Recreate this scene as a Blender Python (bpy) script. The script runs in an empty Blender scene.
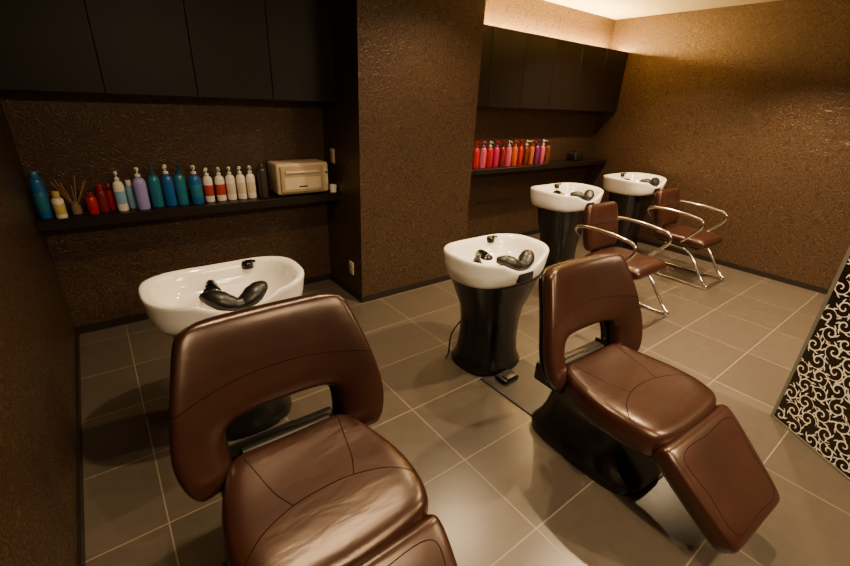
import bpy, bmesh, math, random
from mathutils import Vector, Matrix
from mathutils.bvhtree import BVHTree
random.seed(7)
H=1.6
# ---------------------------------------------------------------- room dims
XL,XR,YB,YF,ZC=-0.34,5.54,3.46,-2.4,2.62
PX0,PX1,PY=1.574,2.72,2.85
# ================================================================ materials
def new_mat(name):
    m=bpy.data.materials.new(name); m.use_nodes=True
    nt=m.node_tree; b=nt.nodes['Principled BSDF']
    return m,nt,b
def simple(name,col,rough=.4,metal=0,bump=0,bscale=200,coat=0,trans=0,emit=None,es=0,spec=None):
    m,nt,b=new_mat(name)
    b.inputs['Base Color'].default_value=(*col,1)
    b.inputs['Roughness'].default_value=rough
    b.inputs['Metallic'].default_value=metal
    b.inputs['Coat Weight'].default_value=coat
    b.inputs['Coat Roughness'].default_value=.08
    b.inputs['Transmission Weight'].default_value=trans
    if spec is not None: b.inputs['Specular IOR Level'].default_value=spec
    if emit:
        b.inputs['Emission Color'].default_value=(*emit,1); b.inputs['Emission Strength'].default_value=es
    tc=nt.nodes.new('ShaderNodeTexCoord'); n=nt.nodes.new('ShaderNodeTexNoise')
    n.inputs['Scale'].default_value=bscale; nt.links.new(tc.outputs['Object'],n.inputs['Vector'])
    if bump:
        bp=nt.nodes.new('ShaderNodeBump'); bp.inputs['Strength'].default_value=bump; bp.inputs['Distance'].default_value=.002
        nt.links.new(n.outputs['Fac'],bp.inputs['Height']); nt.links.new(bp.outputs['Normal'],b.inputs['Normal'])
    return m
def ramp(nt,src,p0,c0,p1,c1):
    r=nt.nodes.new('ShaderNodeValToRGB')
    r.color_ramp.elements[0].position=p0; r.color_ramp.elements[0].color=(*c0,1)
    r.color_ramp.elements[1].position=p1; r.color_ramp.elements[1].color=(*c1,1)
    nt.links.new(src,r.inputs['Fac']); return r

def wallpaper():
    m,nt,b=new_mat('wallpaper_scroll'); L=nt.links
    tc=nt.nodes.new('ShaderNodeTexCoord')
    nz=nt.nodes.new('ShaderNodeTexNoise'); nz.inputs['Scale'].default_value=18; nz.inputs['Detail'].default_value=0
    L.new(tc.outputs['Object'],nz.inputs['Vector'])
    mx=nt.nodes.new('ShaderNodeMixRGB'); mx.blend_type='LINEAR_LIGHT'; mx.inputs['Fac'].default_value=.032
    L.new(tc.outputs['Object'],mx.inputs['Color1']); L.new(nz.outputs['Color'],mx.inputs['Color2'])
    v=nt.nodes.new('ShaderNodeTexVoronoi'); v.feature='F1'; v.inputs['Scale'].default_value=19
    L.new(mx.outputs['Color'],v.inputs['Vector'])
    a=nt.nodes.new('ShaderNodeMath'); a.operation='MULTIPLY'; a.inputs[1].default_value=22; L.new(v.outputs['Distance'],a.inputs[0])
    s=nt.nodes.new('ShaderNodeMath'); s.operation='SINE'; L.new(a.outputs[0],s.inputs[0])
    r1=ramp(nt,s.outputs[0],.15,(0,0,0),.75,(1,1,1))
    cr=ramp(nt,r1.outputs['Color'],.0,(.050,.028,.0145),1,(.098,.057,.029))
    L.new(cr.outputs['Color'],b.inputs['Base Color'])
    rr=ramp(nt,r1.outputs['Color'],.0,(.46,.46,.46),1,(.30,.30,.30))
    L.new(rr.outputs['Color'],b.inputs['Roughness'])
    b.inputs['Metallic'].default_value=.4
    bp=nt.nodes.new('ShaderNodeBump'); bp.inputs['Strength'].default_value=.38; bp.inputs['Distance'].default_value=.0022
    L.new(r1.outputs['Color'],bp.inputs['Height']); L.new(bp.outputs['Normal'],b.inputs['Normal'])
    return m
def floor_mat():
    m,nt,b=new_mat('floor_tile'); L=nt.links
    tc=nt.nodes.new('ShaderNodeTexCoord'); mp=nt.nodes.new('ShaderNodeMapping')
    mp.inputs['Location'].default_value=(-1.14,-1.07,0)
    L.new(tc.outputs['Object'],mp.inputs['Vector'])
    br=nt.nodes.new('ShaderNodeTexBrick'); br.offset=0; br.squash=1
    br.inputs['Scale'].default_value=1; br.inputs['Brick Width'].default_value=.6; br.inputs['Row Height'].default_value=.44
    br.inputs['Mortar Size'].default_value=.003; br.inputs['Mortar Smooth'].default_value=.2
    br.inputs['Color1'].default_value=(.066,.054,.040,1); br.inputs['Color2'].default_value=(.078,.064,.048,1)
    br.inputs['Mortar'].default_value=(.20,.165,.12,1)
    L.new(mp.outputs['Vector'],br.inputs['Vector'])
    n=nt.nodes.new('ShaderNodeTexNoise'); n.inputs['Scale'].default_value=16; n.inputs['Detail'].default_value=8; n.inputs['Roughness'].default_value=.7
    L.new(tc.outputs['Object'],n.inputs['Vector'])
    r=ramp(nt,n.outputs['Fac'],.25,(.86,.86,.86),.75,(1.12,1.11,1.10))
    mx=nt.nodes.new('ShaderNodeMixRGB'); mx.blend_type='MULTIPLY'; mx.inputs['Fac'].default_value=1
    L.new(br.outputs['Color'],mx.inputs['Color1']); L.new(r.outputs['Color'],mx.inputs['Color2'])
    L.new(mx.outputs['Color'],b.inputs['Base Color'])
    rr=ramp(nt,n.outputs['Fac'],.2,(.27,.27,.27),.8,(.31,.31,.31)); L.new(rr.outputs['Color'],b.inputs['Roughness'])
    bp=nt.nodes.new('ShaderNodeBump'); bp.inputs['Strength'].default_value=.25; bp.inputs['Distance'].default_value=.002; bp.invert=True
    L.new(br.outputs['Fac'],bp.inputs['Height'])
    bp2=nt.nodes.new('ShaderNodeBump'); bp2.inputs['Strength'].default_value=.08; bp2.inputs['Distance'].default_value=.001
    L.new(n.outputs['Fac'],bp2.inputs['Height']); L.new(bp.outputs['Normal'],bp2.inputs['Normal']); L.new(bp2.outputs['Normal'],b.inputs['Normal'])
    return m
def leather():
    m,nt,b=new_mat('brown_leather'); L=nt.links
    tc=nt.nodes.new('ShaderNodeTexCoord')
    n=nt.nodes.new('ShaderNodeTexNoise'); n.inputs['Scale'].default_value=6; n.inputs['Detail'].default_value=5
    L.new(tc.outputs['Object'],n.inputs['Vector'])
    r=ramp(nt,n.outputs['Fac'],.3,(.017,.0053,.0034),.7,(.027,.0085,.0050)); L.new(r.outputs['Color'],b.inputs['Base Color'])
    v=nt.nodes.new('ShaderNodeTexVoronoi'); v.inputs['Scale'].default_value=350; L.new(tc.outputs['Object'],v.inputs['Vector'])
    mp=nt.nodes.new('ShaderNodeMapping'); mp.inputs['Scale'].default_value=(6,16,6); L.new(tc.outputs['Object'],mp.inputs['Vector'])
    n2=nt.nodes.new('ShaderNodeTexNoise'); n2.inputs['Scale'].default_value=1; n2.inputs['Detail'].default_value=2; n2.inputs['Distortion'].default_value=.4
    L.new(mp.outputs['Vector'],n2.inputs['Vector'])
    b1=nt.nodes.new('ShaderNodeBump'); b1.inputs['Strength'].default_value=.12; b1.inputs['Distance'].default_value=.001; L.new(v.outputs['Distance'],b1.inputs['Height'])
    b2=nt.nodes.new('ShaderNodeBump'); b2.inputs['Strength'].default_value=.22; b2.inputs['Distance'].default_value=.010; L.new(n2.outputs['Fac'],b2.inputs['Height'])
    L.new(b1.outputs['Normal'],b2.inputs['Normal']); L.new(b2.outputs['Normal'],b.inputs['Normal'])
    b.inputs['Roughness'].default_value=.30; b.inputs['Specular IOR Level'].default_value=.6
    b.inputs['Specular Tint'].default_value=(1,.82,.68,1)
    return m
M_WALL=wallpaper(); M_FLOOR=floor_mat(); M_LEA=leather()
M_SEAM=simple('leather_seam',(.009,.003,.002),.9,spec=.1)
M_CEIL=simple('ceiling_paint',(.50,.42,.27),.8,bump=.1,bscale=60)
M_CAB=simple('dark_laminate',(.0085,.005,.0035),.42,bump=.05,bscale=40,spec=.3)
M_BASEB=simple('baseboard_dark',(.010,.007,.005),.4)
M_WHITE=simple('white_ceramic',(.85,.82,.74),.12,coat=.4)
M_BLK=simple('black_gloss_plastic',(.005,.005,.005),.20)
M_BLKM=simple('black_soft_rubber',(.007,.0065,.006),.40)
M_CHR=simple('chrome',(.75,.73,.70),.12,metal=1)
M_STEEL=simple('dark_steel_plate',(.018,.015,.012),.45,metal=.2,bump=.05)
M_BEIGE=simple('beige_plastic',(.56,.45,.27),.4)
M_BEIGE2=simple('beige_plastic_door',(.38,.29,.16),.35)
M_PLATE=simple('switch_plate_ivory',(.6,.52,.36),.5)
M_CREAM=simple('cream_scroll_print',(.74,.69,.57),.5)
M_DKGLASS=simple('smoked_glass',(.010,.007,.005),.12)
M_EDGE=simple('glass_edge',(.16,.16,.13),.15,metal=.2)
M_COVE=simple('cove_strip',(1,.8,.5),.5,emit=(1,.64,.20),es=600)
M_LAMP=simple('lamp_disc',(1,.9,.7),.5,emit=(1,.78,.5),es=25)
M_FILL=simple('fill_panel_glow',(1,.9,.7),.5,emit=(1,.74,.45),es=5)  # glowing face of the added fill panels
M_TRIM=simple('lamp_trim',(.5,.45,.38),.4)
M_WOOD=simple('reed_wood',(.26,.13,.06),.6)

# ================================================================ mesh builder
def catmull(pts,n=8,closed=False):
    P=[Vector(p) for p in pts]; out=[]; N=len(P)
    rng=range(N if closed else N-1)
    for i in rng:
        if closed: p0,p1,p2,p3=P[(i-1)%N],P[i],P[(i+1)%N],P[(i+2)%N]
        else: p0,p1,p2,p3=P[max(i-1,0)],P[i],P[i+1],P[min(i+2,N-1)]
        for k in range(n):
            t=k/n
            out.append(.5*((2*p1)+(-p0+p2)*t+(2*p0-5*p1+4*p2-p3)*t*t+(-p0+3*p1-3*p2+p3)*t**3))
    if not closed: out.append(P[-1].copy())
    return out
class MB:
    def __init__(s): s.v=[]; s.f=[]; s.m=[]
    def add(s,v,f,m=0,M=None):
        o=len(s.v)
        s.v+=[(M@Vector(p)) if M else Vector(p) for p in v]
        s.f+=[tuple(i+o for i in q) for q in f]; s.m+=[m]*len(f)
    def rings(s,R,m=0,M=None,cap0=True,cap1=True,closed=False):
        n=len(R[0]); v=[p for r in R for p in r]; f=[]
        K=len(R)
        for k in range(K if closed else K-1):
            a=k*n; b=((k+1)%K)*n
            for i in range(n):
                j=(i+1)%n; f.append((a+i,a+j,b+j,b+i))
        if not closed:
            if cap0: f.append(tuple(reversed(range(n))))
            if cap1: f.append(tuple((K-1)*n+i for i in range(n)))
        s.add(v,f,m,M)
    def lathe(s,prof,c=(0,0,0),m=0,seg=24,sx=1,sy=1,M=None):
        R=[[Vector((c[0]+r*sx*math.cos(2*math.pi*i/seg),c[1]+r*sy*math.sin(2*math.pi*i/seg),c[2]+z)) for i in range(seg)] for r,z in prof]
        s.rings(R,m,M)
    def box(s,c,size,m=0,bev=0,seg=2,M=None):
        bm=bmesh.new(); bmesh.ops.create_cube(bm,size=1)
        for v in bm.verts: v.co=Vector((v.co.x*size[0]+c[0],v.co.y*size[1]+c[1],v.co.z*size[2]+c[2]))
        if bev: bmesh.ops.bevel(bm,geom=bm.edges[:],offset=bev,segments=seg,affect='EDGES',profile=.5)
        bm.verts.index_update()
        s.add([v.co.copy() for v in bm.verts],[tuple(v.index for v in f.verts) for f in bm.faces],m,M); bm.free()
    def tube(s,pts,r,m=0,seg=12,M=None,closed=False,flat=1):
        P=[Vector(p) for p in pts]; N=len(P)
        rr=r if isinstance(r,(list,tuple)) else [r]*N
        if len(rr)!=N: rr=[rr[min(len(rr)-1,int(i*(len(rr)-1)/(N-1)))]*(1-((i*(len(rr)-1)/(N-1))%1))+rr[min(len(rr)-1,int(i*(len(rr)-1)/(N-1))+1)]*((i*(len(rr)-1)/(N-1))%1) for i in range(N)]
        R=[]; up=None
        for i in range(N):
            if closed: t=(P[(i+1)%N]-P[i-1])
            else: t=P[min(i+1,N-1)]-P[max(i-1,0)]
            t.normalize()
            if up is None:
                up=Vector((0,0,1)) if abs(t.z)<.9 else Vector((1,0,0))
            u=(up-t*up.dot(t)).normalized(); w=t.cross(u); up=u
            R.append([P[i]+(u*math.cos(a)*flat+w*math.sin(a))*rr[i] for a in [2*math.pi*k/seg for k in range(seg)]])
        s.rings(R,m,M,closed=closed)
    def build(s,name,mats,parent=None,loc=(0,0,0),rz=0,angle=40):
        me=bpy.data.meshes.new(name); me.from_pydata([tuple(p) for p in s.v],[],s.f)
        for mt in mats: me.materials.append(mt)
        me.polygons.foreach_set('material_index',s.m)
        me.polygons.foreach_set('use_smooth',[True]*len(s.f))
        bm=bmesh.new(); bm.from_mesh(me); bmesh.ops.recalc_face_normals(bm,faces=bm.faces[:]); bm.to_mesh(me); bm.free()
        me.set_sharp_from_angle(angle=math.radians(angle))
        ob=bpy.data.objects.new(name,me); bpy.context.collection.objects.link(ob)
        ob.location=loc; ob.rotation_euler=(0,0,rz)
        if parent: ob.parent=parent
        return ob
def empty(name,loc,rz=0):
    e=bpy.data.objects.new(name,None); bpy.context.collection.objects.link(e); e.location=loc; e.rotation_euler=(0,0,rz); e.empty_display_size=.1
    return e
def cushion(name,nx,ny,present,pos,mat,parent,levels=3):
    idx={}; V=[]; F=[]
    cells=[(i,j) for i in range(nx-1) for j in range(ny-1) if present(i,j)]
    cs=set(cells)
    def g(i,j,s):
        if (i,j,s) not in idx: idx[(i,j,s)]=len(V); V.append(tuple(pos(i,j,s)))
        return idx[(i,j,s)]
    for i,j in cells:
        F.append((g(i,j,0),g(i+1,j,0),g(i+1,j+1,0),g(i,j+1,0)))
        F.append((g(i,j,1),g(i,j+1,1),g(i+1,j+1,1),g(i+1,j,1)))
        if (i-1,j) not in cs: F.append((g(i,j,0),g(i,j+1,0),g(i,j+1,1),g(i,j,1)))
        if (i+1,j) not in cs: F.append((g(i+1,j,0),g(i+1,j,1),g(i+1,j+1,1),g(i+1,j+1,0)))
        if (i,j-1) not in cs: F.append((g(i,j,0),g(i,j,1),g(i+1,j,1),g(i+1,j,0)))
        if (i,j+1) not in cs: F.append((g(i,j+1,0),g(i+1,j+1,0),g(i+1,j+1,1),g(i,j+1,1)))
    me=bpy.data.meshes.new(name); me.from_pydata(V,[],F)
    bm=bmesh.new(); bm.from_mesh(me); bmesh.ops.recalc_face_normals(bm,faces=bm.faces[:]); bm.to_mesh(me); bm.free()
    ob=bpy.data.objects.new(name,me); bpy.context.collection.objects.link(ob)
    md=ob.modifiers.new('sub','SUBSURF'); md.levels=levels; md.render_levels=levels
    dg=bpy.context.evaluated_depsgraph_get(); dg.update()
    me2=bpy.data.meshes.new_from_object(ob.evaluated_get(dg)); ob.modifiers.clear(); ob.data=me2
    me2.materials.clear(); me2.materials.append(mat)
    me2.polygons.foreach_set('use_smooth',[True]*len(me2.polygons))
    ob.parent=parent
    bv=BVHTree.FromPolygons([v.co for v in me2.vertices],[tuple(p.vertices) for p in me2.polygons])
    return ob,bv
def seam(name,bv,pts,origin_off,direction,parent,r=.0021,closed=False,mat=None):
    P=[]
    d=Vector(direction).normalized()
    for p in catmull(pts,8,closed):
        h=bv.ray_cast(p-d*origin_off,d)
        if h[0] is not None: P.append(h[0]+h[1]*(-.0009))
    if len(P)<3: return
    b=MB(); b.tube(P,r,0,seg=6,closed=closed); b.build(name,[mat or M_SEAM],parent)

# ================================================================ room shell
def quadbox(name,lo,hi,mat):
    b=MB(); c=[(lo[i]+hi[i])/2 for i in range(3)]; b.box(c,[hi[i]-lo[i] for i in range(3)],0); return b.build(name,[mat])
quadbox('floor',(XL-.1,YF-.1,-.1),(XR+.1,YB+.1,0),M_FLOOR)
quadbox('ceiling',(XL-.1,YF-.1,ZC),(XR+.1,YB+.1,ZC+.1),M_CEIL)
quadbox('wall_left',(XL-.1,YF,0),(XL,YB,ZC),M_WALL)
quadbox('wall_right',(XR,YF,0),(XR+.1,YB,ZC),M_WALL)
quadbox('wall_back',(XL-.1,YB,0),(XR+.1,YB+.1,ZC),M_WALL)
quadbox('wall_front',(XL-.1,YF-.1,0),(XR+.1,YF,ZC),M_WALL)
quadbox('wall_pillar',(PX0,PY,0),(PX1,YB,ZC),M_WALL)
bh=.055; bt=.012
quadbox('baseboard_left',(XL,YF,0),(XL+bt,YB,bh),M_BASEB)
quadbox('baseboard_back_left',(XL+bt,YB-bt,0),(PX0,YB,bh),M_BASEB)
quadbox('baseboard_back_right',(PX1,YB-bt,0),(XR,YB,bh),M_BASEB)
quadbox('baseboard_right',(XR-bt,YF,0),(XR,YB-bt,bh),M_BASEB)
quadbox('baseboard_pillar_front',(PX0-bt,PY-bt,0),(PX1+bt,PY,bh),M_BASEB)
quadbox('baseboard_pillar_left',(PX0-bt,PY,0),(PX0,YB-bt,bh),M_BASEB)
quadbox('baseboard_pillar_right',(PX1,PY,0),(PX1+bt,YB-bt,bh),M_BASEB)

def cabinet(name,x0,x1,yf,z0,z1,n):
    b=MB(); b.box(((x0+x1)/2,(yf+.022+YB)/2,(z0+z1)/2),(x1-x0,YB-yf-.022,z1-z0))
    w=(x1-x0)/n
    for k in range(n):
        b.box((x0+w*(k+.5),yf+.01,(z0+z1)/2-.004),(w-.004,.02,z1-z0+.008),0,.0015,1)
    return b.build(name,[M_CAB])
cabinet('wall_cabinet',XL,PX0,3.20,1.565,2.30,4)
cabinet('wall_cabinet',PX1,XR,3.20,1.575,2.25,6)
b=MB(); b.box(((PX1+XR)/2,3.34,2.262),(XR-PX1-.1,.03,.022)); b.build('cove_light_strip',[M_COVE])
def shelf(name,x0,x1,z,yf=3.19,th=.055):
    b=MB(); b.box(((x0+x1)/2,(yf+YB)/2,z-th/2),(x1-x0,YB-yf,th),0,.002,1)
    return b.build(name,[M_CAB])
ZS1=.868; ZS2=.965
shelf('wall_shelf',XL,PX0,ZS1,th=.06); shelf('wall_shelf',PX1,XR,ZS2,th=.05)

def outlet(loc,side=True):
    b=MB(); b.box((-.004,0,0),(.008,.07,.115),0,.003,2)
    b.box((-.0095,0,.022),(.003,.03,.03),1,.001,1); b.box((-.0095,0,-.022),(.003,.03,.03),1,.001,1)
    b.build('wall_outlet',[M_PLATE,M_BEIGE2],None,loc)
outlet((PX0,3.02,.26)); outlet((PX0,3.30,1.15))

# ================================================================ bottles
colmats={}
def cm(name,c,rough=.25,trans=0):
    if name not in colmats: colmats[name]=simple('bottle_'+name,c,rough,trans=trans)
    return colmats[name]
def pump_bottle(x,y,z,h,r,body,cap,label=None,rz=0,name='pump_bottle',flat=.8):
    b=MB()
    b.lathe([(r*.9,0),(r,.006),(r,h*.62),(r*.93,h*.68),(r*.7,h*.735),(r*.34,h*.765),(r*.33,h*.80)],m=0,sy=flat)
    b.lathe([(r*.45,h*.785),(r*.47,h*.79),(r*.45,h*.84),(r*.2,h*.85)],m=1,seg=18)
    b.lathe([(r*.12,h*.85),(r*.12,h*.93)],m=1,seg=10)
    b.lathe([(r*.3,h*.92),(r*.36,h*.935),(r*.34,h*.985),(r*.2,h)],m=1,seg=16)
    b.tube([(0,0,h*.955),(0,-r*.7,h*.96),(0,-r*1.25,h*.955),(0,-r*1.45,h*.93)],[r*.2,r*.16,r*.13,r*.11],1,seg=8)
    if label: b.lathe([(r*1.0,h*.18),(r*1.015,h*.185),(r*1.015,h*.5),(r*1.0,h*.505)],m=2,sy=flat)
    b.build(name,[body,cap]+([label] if label else []),None,(x,y,z),rz)
def plain_bottle(name,x,y,z,h,r,body,cap,capf=.8,label=None):
    b=MB(); b.lathe([(r*.92,0),(r,.005),(r,h*(capf-.08)),(r*.9,h*(capf-.03)),(r*.6,h*capf)],m=0)
    b.lathe([(r*.62,h*capf),(r*.66,h*(capf+.01)),(r*.62,h*.98),(r*.5,h)],m=1)
    if label: b.lathe([(r,h*.15),(r*1.015,h*.155),(r*1.015,h*.55),(r,h*.555)],m=2)
    b.build(name,[body,cap]+([label] if label else []),None,(x,y,z))
white=cm('white',(.74,.70,.62)); wcap=cm('white_cap',(.80,.77,.70)); teal=cm('teal',(.012,.15,.23)); blue=cm('blue',(.012,.10,.32)); dteal=cm('dark_teal',(.012,.09,.13))
red=cm('red',(.36,.012,.02)); dred=cm('dark_red',(.16,.01,.015)); lav=cm('lavender',(.32,.30,.66)); yel=cm('yellow',(.5,.40,.10)); grey=cm('grey',(.035,.031,.027)); ltb=cm('light_blue',(.2,.38,.58)); cream=cm('cream',(.60,.50,.36)); rlab=cm('red_label',(.38,.04,.04)); glassj=cm('amber_glass',(.20,.13,.07),.1)
z=ZS1+.0005
plain_bottle('spray_can',-.285,3.27,z,.27,.032,blue,teal,.86,teal)
plain_bottle('lotion_bottle',-.215,3.24,z,.155,.028,white,yel,.75,yel)
b=MB(); b.lathe([(.022,0),(.026,.004),(.026,.05),(.014,.062),(.012,.08),(.014,.082)],m=0)
for k in range(7):
    a=k*.9+.3; b.tube([(0,0,.03),(.085*math.cos(a),.05*math.sin(a),.20+.02*math.sin(k*2.1))],.0028,1,seg=6)
b.build('reed_diffuser',[glassj,M_WOOD],None,(-.142,3.30,z))
plain_bottle('hair_tonic_bottle',-.060,3.27,z,.13,.028,red,dred,.8)
plain_bottle('hair_tonic_bottle',-.005,3.30,z,.17,.026,dred,red,.8)
plain_bottle('hair_tonic_bottle',.043,3.34,z,.165,.024,red,dred,.75)
pump_bottle(.092,3.28,z,.245,.030,white,wcap,ltb)
plain_bottle('lotion_bottle',.150,3.33,z,.18,.026,ltb,wcap,.8)
pump_bottle(.205,3.27,z,.265,.036,lav,wcap,flat=.9)
for x,c in ((.288,teal),(.366,blue),(.440,teal)): pump_bottle(x,3.30,z,.27,.035,c,wcap if c is blue else dteal,rz=random.uniform(-.4,.4))
pump_bottle(.528,3.28,z,.26,.038,blue,wcap,teal)
for x in (.612,.690,.762,.834,.905): pump_bottle(x,3.31,z,.235,.032,white,wcap,rlab if x<.7 else cream,rz=random.uniform(-.5,.5))
plain_bottle('aerosol_can',.985,3.29,z,.245,.034,grey,grey,.9)
b=MB()
b.box((0,0,.130),(.42,.22,.235),0,.018,3)
b.box((-.015,-.118,.130),(.345,.022,.20),1,.010,3)
b.box((-.015,-.134,.185),(.27,.014,.018),2,.004,2)
b.box((-.015,-.1295,.10),(.29,.004,.09),0,.0015,1)
b.box((.185,-.113,.13),(.03,.012,.12),2,.003,1)
b.lathe([(.008,0),(.008,.01)],m=3,seg=12,M=Matrix.Translation((.185,-.118,.17))@Matrix.Rotation(math.pi/2,4,'X'))
b.box((-.015,-.1325,.075),(.07,.002,.010),3)
for sx in(-.16,.16):
    for sy in(-.08,.08): b.lathe([(.012,0),(.014,.016)],c=(sx,sy,0),m=3,seg=12)
b.build('towel_warmer',[M_BEIGE,M_BEIGE2,M_PLATE,M_BLKM],None,(1.285,3.335,z))
b=MB(); b.lathe([(.022,0),(.026,.002),(.029,.06),(.027,.06),(.024,.006)],m=0); b.build('paper_cup',[white],None,(1.535,3.24,z))
pal=[('mag',(.48,.015,.11)),('red2',(.45,.012,.02)),('pink',(.62,.09,.18)),('red2',(.5,.02,.03)),('mag',(.5,.03,.14)),('dr',(.20,.008,.015)),('pink',(.7,.12,.22)),('org',(.52,.09,.012)),('red2',(.5,.02,.03)),('brn',(.15,.035,.012)),('org',(.55,.12,.02)),('pur',(.15,.02,.14)),('pink',(.7,.12,.22)),('brn',(.18,.05,.02))]
for k,(n_,c_) in enumerate(pal):
    pump_bottle(3.10+k*.098,3.30,ZS2+.0005,.27,.036,cm(n_,c_),wcap if k%3==0 else cm(n_,c_),rz=random.uniform(-.4,.4),name='shampoo_bottle')
b=MB(); b.box((0,0,.05),(.18,.14,.10),0,.02,3); b.lathe([(.03,.1),(.028,.13),(.01,.135)],m=0); b.build('tissue_box',[M_BLKM],None,(5.0,3.33,ZS2+.0005))

# ================================================================ wash basins
def wash_basin(x,y,zr,rz=0,k=1.0,n_=2.8,bk=1.0):
    E=empty('shampoo_basin',(x,y,0),rz)
    A,B=.365*k,.280*k*bk; N=96; kb=k*bk
    def out(a,s,ds=0):
        c,sn=math.cos(a),math.sin(a); n=n_
        r=1/((abs(c)/A)**n+(abs(sn)/B)**n)**(1/n)
        px,py=r*c,r*sn
        if sn<0: py*=.95
        return px*s,py*s
    def rimz(a):
        c,sn=math.cos(a),math.sin(a)
        zz=.026*abs(c)**2.5
        if sn<0: zz-=.050*max(0,1-(abs(math.cos(a))/.62)**2)**1.0
        else: zz+=.010*sn
        return zz
    prof=[(.50,-.132,0),(.80,-.130,0),(.895,-.120,.0),(.945,-.095,.1),(.975,-.05,.5),(.993,-.014,1),(1.0,0,1),(.998,.012,1),(.982,.019,1),(.95,.018,1),(.90,.010,1),(.865,-.004,.95),(.83,-.035,.7),(.78,-.068,.35),(.68,-.092,.1),(.5,-.106,0),(.25,-.112,0),(.1,-.114,0)]
    b=MB(); R=[]
    for s,dz,w in prof:
        R.append([Vector((*out(2*math.pi*i/N,s),zr+dz+w*rimz(2*math.pi*i/N))) for i in range(N)])
    b.rings(R,0)
    b.build('bowl',[M_WHITE],E,angle=60)
    b=MB(); b.lathe([(.034,0),(.036,.003),(.026,.004),(.02,.001)],c=(0,.03,zr-.113),m=0,seg=24); b.build('drain',[M_CHR],E)
    prof=[(.235,.205,.0),(.24,.21,.02),(.225,.195,.05),(.208,.180,.09),(.198,.170,.20),(.198,.170,.32),(.215,.18,.42),(.25,.205,.50),(.295,.225,zr-.155),(.315,.235,zr-.122)]
    b=MB(); R=[]
    for rx,ry,zz in prof:
        R.append([Vector((rx*.95*math.copysign(abs(math.cos(a))**.8,math.cos(a)),ry*.98*math.copysign(abs(math.sin(a))**.8,math.sin(a)),zz)) for a in [2*math.pi*i/48 for i in range(48)]])
    b.rings(R,0); b.build('pedestal',[M_BLK],E,angle=50)
    b=MB()
    for s in (-1,1):
        P=catmull([(s*.012*k,-.210*kb,zr-.020),(s*.05*k,-.200*kb,zr-.006),(s*.095*k,-.175*kb,zr+.016),(s*.140*k,-.130*kb,zr+.022)],6)
        b.tube(P,[.034,.044,.050,.042,.018],0,seg=16,flat=.85)
    b.tube([(-.04*k,-.209*kb,zr-.016),(0,-.213*kb,zr-.022),(.04*k,-.209*kb,zr-.016)],.033,0,seg=16)
    b.box((0,-.256*kb,zr-.07),(.13,.03,.06),0,.012,2)
    b.build('neck_rest',[M_BLKM],E)
    # low hand-shower head lying over the back of the bowl
    b=MB()
    b.tube(catmull([(-.03,.13,zr-.075),(-.045,.115,zr-.03),(-.06,.08,zr-.008),(-.067,.04,zr-.012)],6),[.018,.020,.021,.023,.027],0,seg=12)
    b.lathe([(.016,.02),(.032,.012),(.040,0),(.038,-.008),(.0,-.008)],c=(-.068,.022,zr-.018),m=0,seg=20)
    b.lathe([(.036,0),(.036,.012),(.026,.025),(.020,.045)],c=(-.03,.135,zr-.110),m=0,seg=20)
    b.build('hand_shower',[M_BLK],E)
    # mixer knob seated on the back deck
    yk=.235*kb
    b=MB(); b.lathe([(.030,-.008),(.030,.016),(.024,.026),(.012,.030)],c=(.15,yk,zr+.002),m=0,seg=20)
    b.tube([(.15,yk,zr+.024),(.165,yk-.015,zr+.032),(.185,yk-.028,zr+.032)],[.010,.009,.008],0,seg=8)
    b.build('mixer_knob',[M_BLK],E)
    return E
wash_basin(.388,2.01,.75,k=.965,bk=.91)
wash_basin(1.86,1.66,.755,k=.94,n_=2.6,bk=.96)
wash_basin(3.64,2.44,.83,k=1.02)
wash_basin(5.00,2.48,.85,k=1.05)
def floor_plate(x0,x1,y0,y1,name='floor_plate'):
    b=MB(); b.box(((x0+x1)/2,(y0+y1)/2,.004),(x1-x0,y1-y0,.008),0,.002,1); b.build(name,[M_STEEL])

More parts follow.
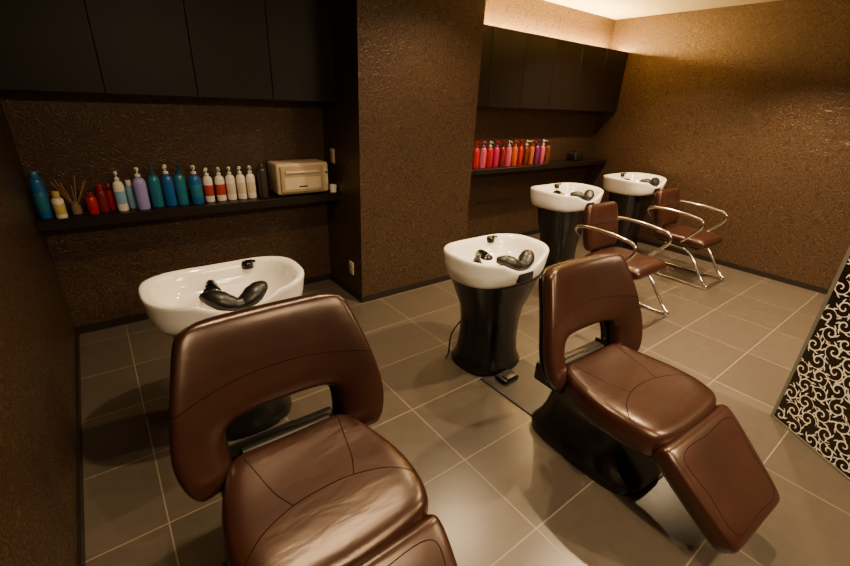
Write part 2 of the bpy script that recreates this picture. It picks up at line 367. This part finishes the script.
# ================================================================ reclining shampoo chair
def shampoo_chair(x,y,rz=0):
    E=empty('reclining_shampoo_chair',(x,y,0),rz)
    S=[-1,-.86,-.55,-.18,.18,.55,.86,1]; Vv=[0,.05,.13,.205,.31,.45,.525,.555]; W=[.315,.35,.368,.362,.342,.305,.285,.25]
    base=Vector((0,.27,.40)); vdir=Vector((0,.30,.955)).normalized(); nrm=Vector((0,-.955,.30)).normalized()
    TH=.095
    def pos(off,sc,th):
        def f(i,j,s):
            u=S[i]*W[j]*sc
            v=Vv[j]
            if S[i] and abs(S[i])==1 and j==len(Vv)-1: v-=.02
            fwd=.085*abs(S[i])**2.2*(1 if v<.35 else 1-.6*(v-.35)/.25)
            edge=.6 if (abs(S[i])==1 or j in(0,len(Vv)-1)) else 1
            t=(th/2)*edge
            if v<.02: t*=.8
            p=base+vdir*(v*(1 if sc==1 else .97)+ (0 if sc==1 else .008))+Vector((u,0,0))
            return p+nrm*(fwd+off+(t if s==0 else -t))
        return f
    pres=lambda i,j: not (2<=i<=4 and j<3)
    _,bv=cushion('backrest',8,8,pres,pos(0,1,TH),M_LEA,E)
    cushion('back_shell',8,8,pres,pos(-.055,.95,.035),M_BLK,E,2)
    def bp(u,v): return base+vdir*v+Vector((u,0,0))+nrm*.02
    seam('backrest_seam',bv,[bp(-.335,.30),bp(-.25,.325),bp(-.12,.345),bp(0,.35),bp(.12,.345),bp(.25,.325),bp(.335,.30)],.4,-nrm,E)
    U=[-1,-.86,-.5,0,.5,.86,1]; Yv=[.27,.235,.13,.01,-.11,-.205,-.245]; Ws=[.20,.235,.275,.30,.30,.275,.245]
    def sp(i,j,s):
        yy=Yv[j]; u=U[i]*Ws[j]
        if abs(U[i])==1 and j in(0,6): yy*=.93
        if j>=5: yy-=.02*(1-U[i]**2)
        side=abs(U[i])
        top=.478+.018*side**2 - (.03 if j==6 else .008 if j==5 else 0) + (.012 if j<=1 else 0)
        if side==1: top-=.028
        bot=.345+(.02 if side==1 or j in(0,6) else 0)
        return Vector((u,yy,top if s==0 else bot))
    _,bs=cushion('seat',7,7,lambda i,j:True,sp,M_LEA,E)
    seam('seat_seam',bs,[(-.27,-.12,.6),(-.2,-.06,.6),(-.1,-.02,.6),(0,-.01,.6),(.1,-.02,.6),(.2,-.06,.6),(.27,-.12,.6)],.0,(0,0,-1),E)
    seam('seat_side_seam',bs,[(-.17,.23,.6),(-.15,.14,.6),(-.13,.05,.6),(-.1,-.02,.6)],.0,(0,0,-1),E)
    seam('seat_side_seam',bs,[(.17,.23,.6),(.15,.14,.6),(.13,.05,.6),(.1,-.02,.6)],.0,(0,0,-1),E)
    a0=Vector((0,-.235,.420)); a1=Vector((0,-.545,.155)); fd=(a1-a0).normalized(); fn=Vector((0,fd.z,-fd.y)).normalized()
    if fn.z<0: fn=-fn
    FU=[-1,-.9,-.4,.4,.9,1]; FV=[0,.06,.3,.7,.94,1]; Wf=[.25,.268,.262,.24,.225,.20]; Lf=(a1-a0).length
    def fp(i,j,s):
        side=abs(FU[i])==1 or j in (0,5)
        t=.052*(.62 if side else 1)
        p=a0+fd*(FV[j]*Lf)+Vector((FU[i]*Wf[j],0,0))
        return p+fn*(t if s==0 else -t)
    _,bf=cushion('footrest',6,6,lambda i,j:True,fp,M_LEA,E)
    q=lambda u,v:a0+fd*(v*Lf)+Vector((u,0,0))
    seam('footrest_seam',bf,[q(-.20,.14),q(0,.12),q(.20,.14),q(.19,.5),q(.17,.86),q(0,.88),q(-.17,.86),q(-.19,.5)],.3,-fn,E,closed=True)
    b=MB()
    def sec(z,x,y0,y1,e=.55):
        cx,cy,ry=0,(y0+y1)/2,(y1-y0)/2
        return [Vector((x*math.copysign(abs(math.cos(a))**e,math.cos(a)),cy+ry*math.copysign(abs(math.sin(a))**e,math.sin(a)),z)) for a in [2*math.pi*(k+.5)/40 for k in range(40)]]
    b.rings([sec(0,.195,-.17,.45),sec(.035,.20,-.175,.455),sec(.06,.195,-.16,.44),sec(.085,.18,-.12,.42),sec(.17,.165,-.05,.39),sec(.25,.165,-.03,.37),sec(.30,.18,-.08,.35),sec(.33,.20,-.14,.32),sec(.355,.20,-.16,.30)],0)
    b.build('base',[M_BLK],E,angle=35)
    b=MB()
    b.box((0,.02,.350),(.40,.40,.03),0,.012,2)
    for sx in(-1,1):
        b.box((sx*.235,.30,.41),(.035,.16,.10),0,.012,2)
        b.tube([(sx*.10,-.14,.34),(sx*.10,-.24,.345),(sx*.10,-.36,.26)],.014,1,seg=10)
    b.box((0,.335,.40),(.40,.06,.11),0,.015,2)
    b.tube([(-.16,.30,.455),(.16,.30,.455)],.018,2,seg=14)
    b.build('recline_mechanism',[M_BLKM,M_BLKM,M_STEEL],E)
    return E
shampoo_chair(.36,.93)
shampoo_chair(1.745,.63,-.05)
floor_plate(1.66,2.06,.45,1.50)
floor_plate(.17,.57,.75,1.80)
b=MB(); b.box((0,0,.022),(.13,.09,.028),0,.01,2); b.box((0,-.02,.04),(.09,.05,.012),0,.004,2); b.build('foot_switch',[M_BLKM],None,(1.80,1.405,.0))
b=MB(); b.tube(catmull([(1.66,1.72,.32),(1.615,1.75,.22),(1.61,1.76,.08),(1.63,1.80,.006),(1.72,1.86,.006)],8),.005,0,seg=8); b.build('power_cable',[M_BLKM])

# ================================================================ chrome arm chairs
def arm_chair(x,y,rz=0):
    E=empty('salon_armchair',(x,y,0),rz)
    U=[-1,-.85,-.4,.4,.85,1]; YV=[.24,.20,.05,-.10,-.22,-.26]; W=[.22,.235,.25,.25,.24,.22]
    def sp(i,j,s):
        side=abs(U[i])==1; e=side or j in(0,5)
        top=.475-(.022 if e else 0)-(.02 if j==5 else 0); bot=.375+(.012 if e else 0)
        return Vector((U[i]*W[j],YV[j],top if s==0 else bot))
    _,bs=cushion('seat',6,6,lambda i,j:True,sp,M_LEA,E)
    seam('seat_seam',bs,[(-.2,-.08,.6),(0,-.05,.6),(.2,-.08,.6)],0,(0,0,-1),E,.003)
    base=Vector((0,.25,.47)); vd=Vector((0,.22,.975)).normalized(); nr=Vector((0,-.975,.22)).normalized()
    V=[0,.04,.14,.28,.36,.39]; Wb=[.20,.225,.24,.235,.22,.19]
    def bp(i,j,s):
        e=abs(U[i])==1 or j in(0,5); t=.045*(.6 if e else 1)
        return base+vd*V[j]+Vector((U[i]*Wb[j],0,0))+nr*(.03*U[i]**2+(t if s==0 else -t))
    _,bb=cushion('backrest',6,6,lambda i,j:True,bp,M_LEA,E)
    seam('backrest_seam',bb,[base+vd*.22+Vector((u,0,0)) for u in(-.2,-.1,0,.1,.2)],.3,-nr,E,.003)
    b=MB()
    for s in(-1,1):
        X=s*.285
        b.tube(catmull([(s*.20,.33,.60),(X*.93,.335,.66),(X,.27,.70),(X,.10,.705),(X,-.10,.69),(X,-.185,.665),(X,-.205,.61),(X,-.17,.55),(X*.97,-.10,.47),(s*.23,-.04,.405),(s*.17,-.02,.37)],7),.0135,0,seg=12)
        b.tube(catmull([(s*.19,.12,.36),(s*.20,-.08,.34),(s*.205,-.17,.28),(s*.21,-.30,.10),(s*.215,-.37,.03),(s*.215,-.34,.0135),(s*.215,-.1,.0135),(s*.215,.22,.0135)],7),.0135,0,seg=12)
    b.tube([(-.215,-.365,.018),(.215,-.365,.018)],.012,0,seg=12)
    b.tube([(-.215,.22,.0135),(.215,.22,.0135)],.0125,0,seg=12)
    b.build('chrome_frame',[M_CHR],E)
    b=MB(); b.box((0,0,.37),(.40,.40,.025),0,.008,2); b.box((0,.27,.46),(.10,.04,.22),0,.01,2)
    b.build('seat_pan',[M_BLKM],E)
arm_chair(3.40,1.62); arm_chair(4.76,1.68)

# ================================================================ patterned glass partition
def partition(p0,ang,L=1.0,Hh=1.35):
    E=empty('patterned_glass_partition',(p0[0],p0[1],0),ang)
    b=MB(); b.box((L/2,0,Hh/2+.0),(L,.010,Hh),0,.001,1)
    b.box((.010,0,Hh/2),(.020,.016,Hh),1,.002,1); b.box((L/2,0,.006),(L,.02,.012),1,.002,1); b.box((L/2,0,Hh),(L,.016,.02),1,.002,1)
    b.build('panel',[M_DKGLASS,M_EDGE],E)
    b=MB()
    def ribbon(P,w,yo):
        v=[];f=[];n=len(P)
        for i,p in enumerate(P):
            t=(P[min(i+1,n-1)]-P[max(i-1,0)]).normalized(); nn=Vector((-t.y,t.x))
            ww=w*(.25+.75*math.sin(math.pi*min(1,(i+1)/n*.9+.1)))
            for sgn in(1,-1):
                q=p+nn*ww*sgn; v.append((min(max(q.x,.022),L-.003),yo,min(max(q.y,.014),Hh-.012)))
        for i in range(n-1): f.append((2*i,2*i+1,2*i+3,2*i+2))
        b.add(v,f,0)
    for yo in (-.0058,.0058):
        rnd=random.Random(3)
        st=.092
        for ix in range(int(L/st)+1):
            for iz in range(int(Hh/st)+2):
                cx=.05+ix*st+(iz%2)*st/2+rnd.uniform(-.008,.008); cz=.045+iz*st*.86+rnd.uniform(-.008,.008)
                a0=rnd.uniform(0,6.28); sg=rnd.choice((-1,1)); P=[]
                for k in range(44):
                    t=k/43; r=.004+.042*t; a=a0+sg*t*9.0
                    P.append(Vector((cx+r*math.cos(a),cz+r*math.sin(a))))
                ribbon(P,.0036,yo)
                for kk in (18,24,29,33,37,41):
                    pp=P[kk]; d=(pp-Vector((cx,cz))).normalized(); tn=Vector((-d.y,d.x))*sg
                    Q=[pp+ (d*.018*(j/7)+tn*.018*(j/7)**2) for j in range(8)]
                    ribbon(Q,.0042,yo+math.copysign(.0002,yo))
    b.build('scroll_pattern',[M_CREAM],E)
dx,dy=2.60-2.85,-.10-.29
partition((2.85,.29),math.atan2(dy,dx))

# ================================================================ lights
def downlight(x,y,power,ang=125,col=(1,.70,.40),r=.028,tilt=(0,0),blend=.75):
    E=empty('recessed_downlight',(x,y,ZC))
    b=MB(); b.lathe([(.062,-.0005),(.062,-.008),(.048,-.010),(.045,-.004)],m=0,seg=28); b.build('trim_ring',[M_TRIM],E)
    b=MB(); b.lathe([(.043,-.0035),(.040,-.0055)],m=0,seg=24); b.build('lamp_face',[M_LAMP],E)
    l=bpy.data.lights.new('downlight_lamp','SPOT'); l.energy=power; l.spot_size=math.radians(ang); l.spot_blend=blend; l.shadow_soft_size=r; l.color=col
    o=bpy.data.objects.new('lamp',l); bpy.context.collection.objects.link(o); o.parent=E; o.location=(0,0,-.03); o.rotation_euler=(tilt[0],tilt[1],0)
downlight(2.75,.9,355)
downlight(.9,1.5,160)
downlight(4.6,1.2,560,ang=108)
downlight(4.3,2.4,240)
downlight(.9,-.6,150)
downlight(3.0,-.8,390)
downlight(2.2,2.1,155)
def fill_panel(x,y,sx,sy,power):  # unseen panel added behind the camera as soft fill, not a known fixture
    E=empty('added_fill_panel',(x,y,ZC))
    b=MB(); b.box((0,0,-.015),(sx,sy,.03),0,.004,1); b.build('frame',[M_TRIM],E)
    b=MB(); b.box((0,0,-.0305),(sx-.06,sy-.06,.004),0); b.build('fill_diffuser',[M_FILL],E)
    l=bpy.data.lights.new('fill_lamp','AREA'); l.shape='RECTANGLE'; l.size=sx-.08; l.size_y=sy-.08; l.energy=power; l.color=(1,.73,.45)
    o=bpy.data.objects.new('lamp',l); bpy.context.collection.objects.link(o); o.parent=E; o.location=(0,0,-.036)
fill_panel(.8,-1.5,1.2,.6,100)
fill_panel(3.6,-1.6,1.2,.6,95)

w=bpy.data.worlds.new('world'); bpy.context.scene.world=w; w.use_nodes=True
w.node_tree.nodes['Background'].inputs['Color'].default_value=(1,.75,.5,1); w.node_tree.nodes['Background'].inputs['Strength'].default_value=.05

# ================================================================ camera
cd=bpy.data.cameras.new('camera'); co=bpy.data.objects.new('camera',cd); bpy.context.collection.objects.link(co)
Xn=Vector((591,155,-421)).normalized(); Zn=Vector((46,971,421)).normalized()
Zn=(Zn-Xn*Zn.dot(Xn)).normalized(); Yn=Zn.cross(Xn)
R=Matrix(((Xn.x,Xn.y,Xn.z),(Yn.x,Yn.y,Yn.z),(Zn.x,Zn.y,Zn.z)))
co.matrix_world=Matrix.Translation((0,0,H))@R.to_4x4()
cd.sensor_width=36; cd.lens=421/850*36; cd.clip_start=.02
bpy.context.scene.camera=co
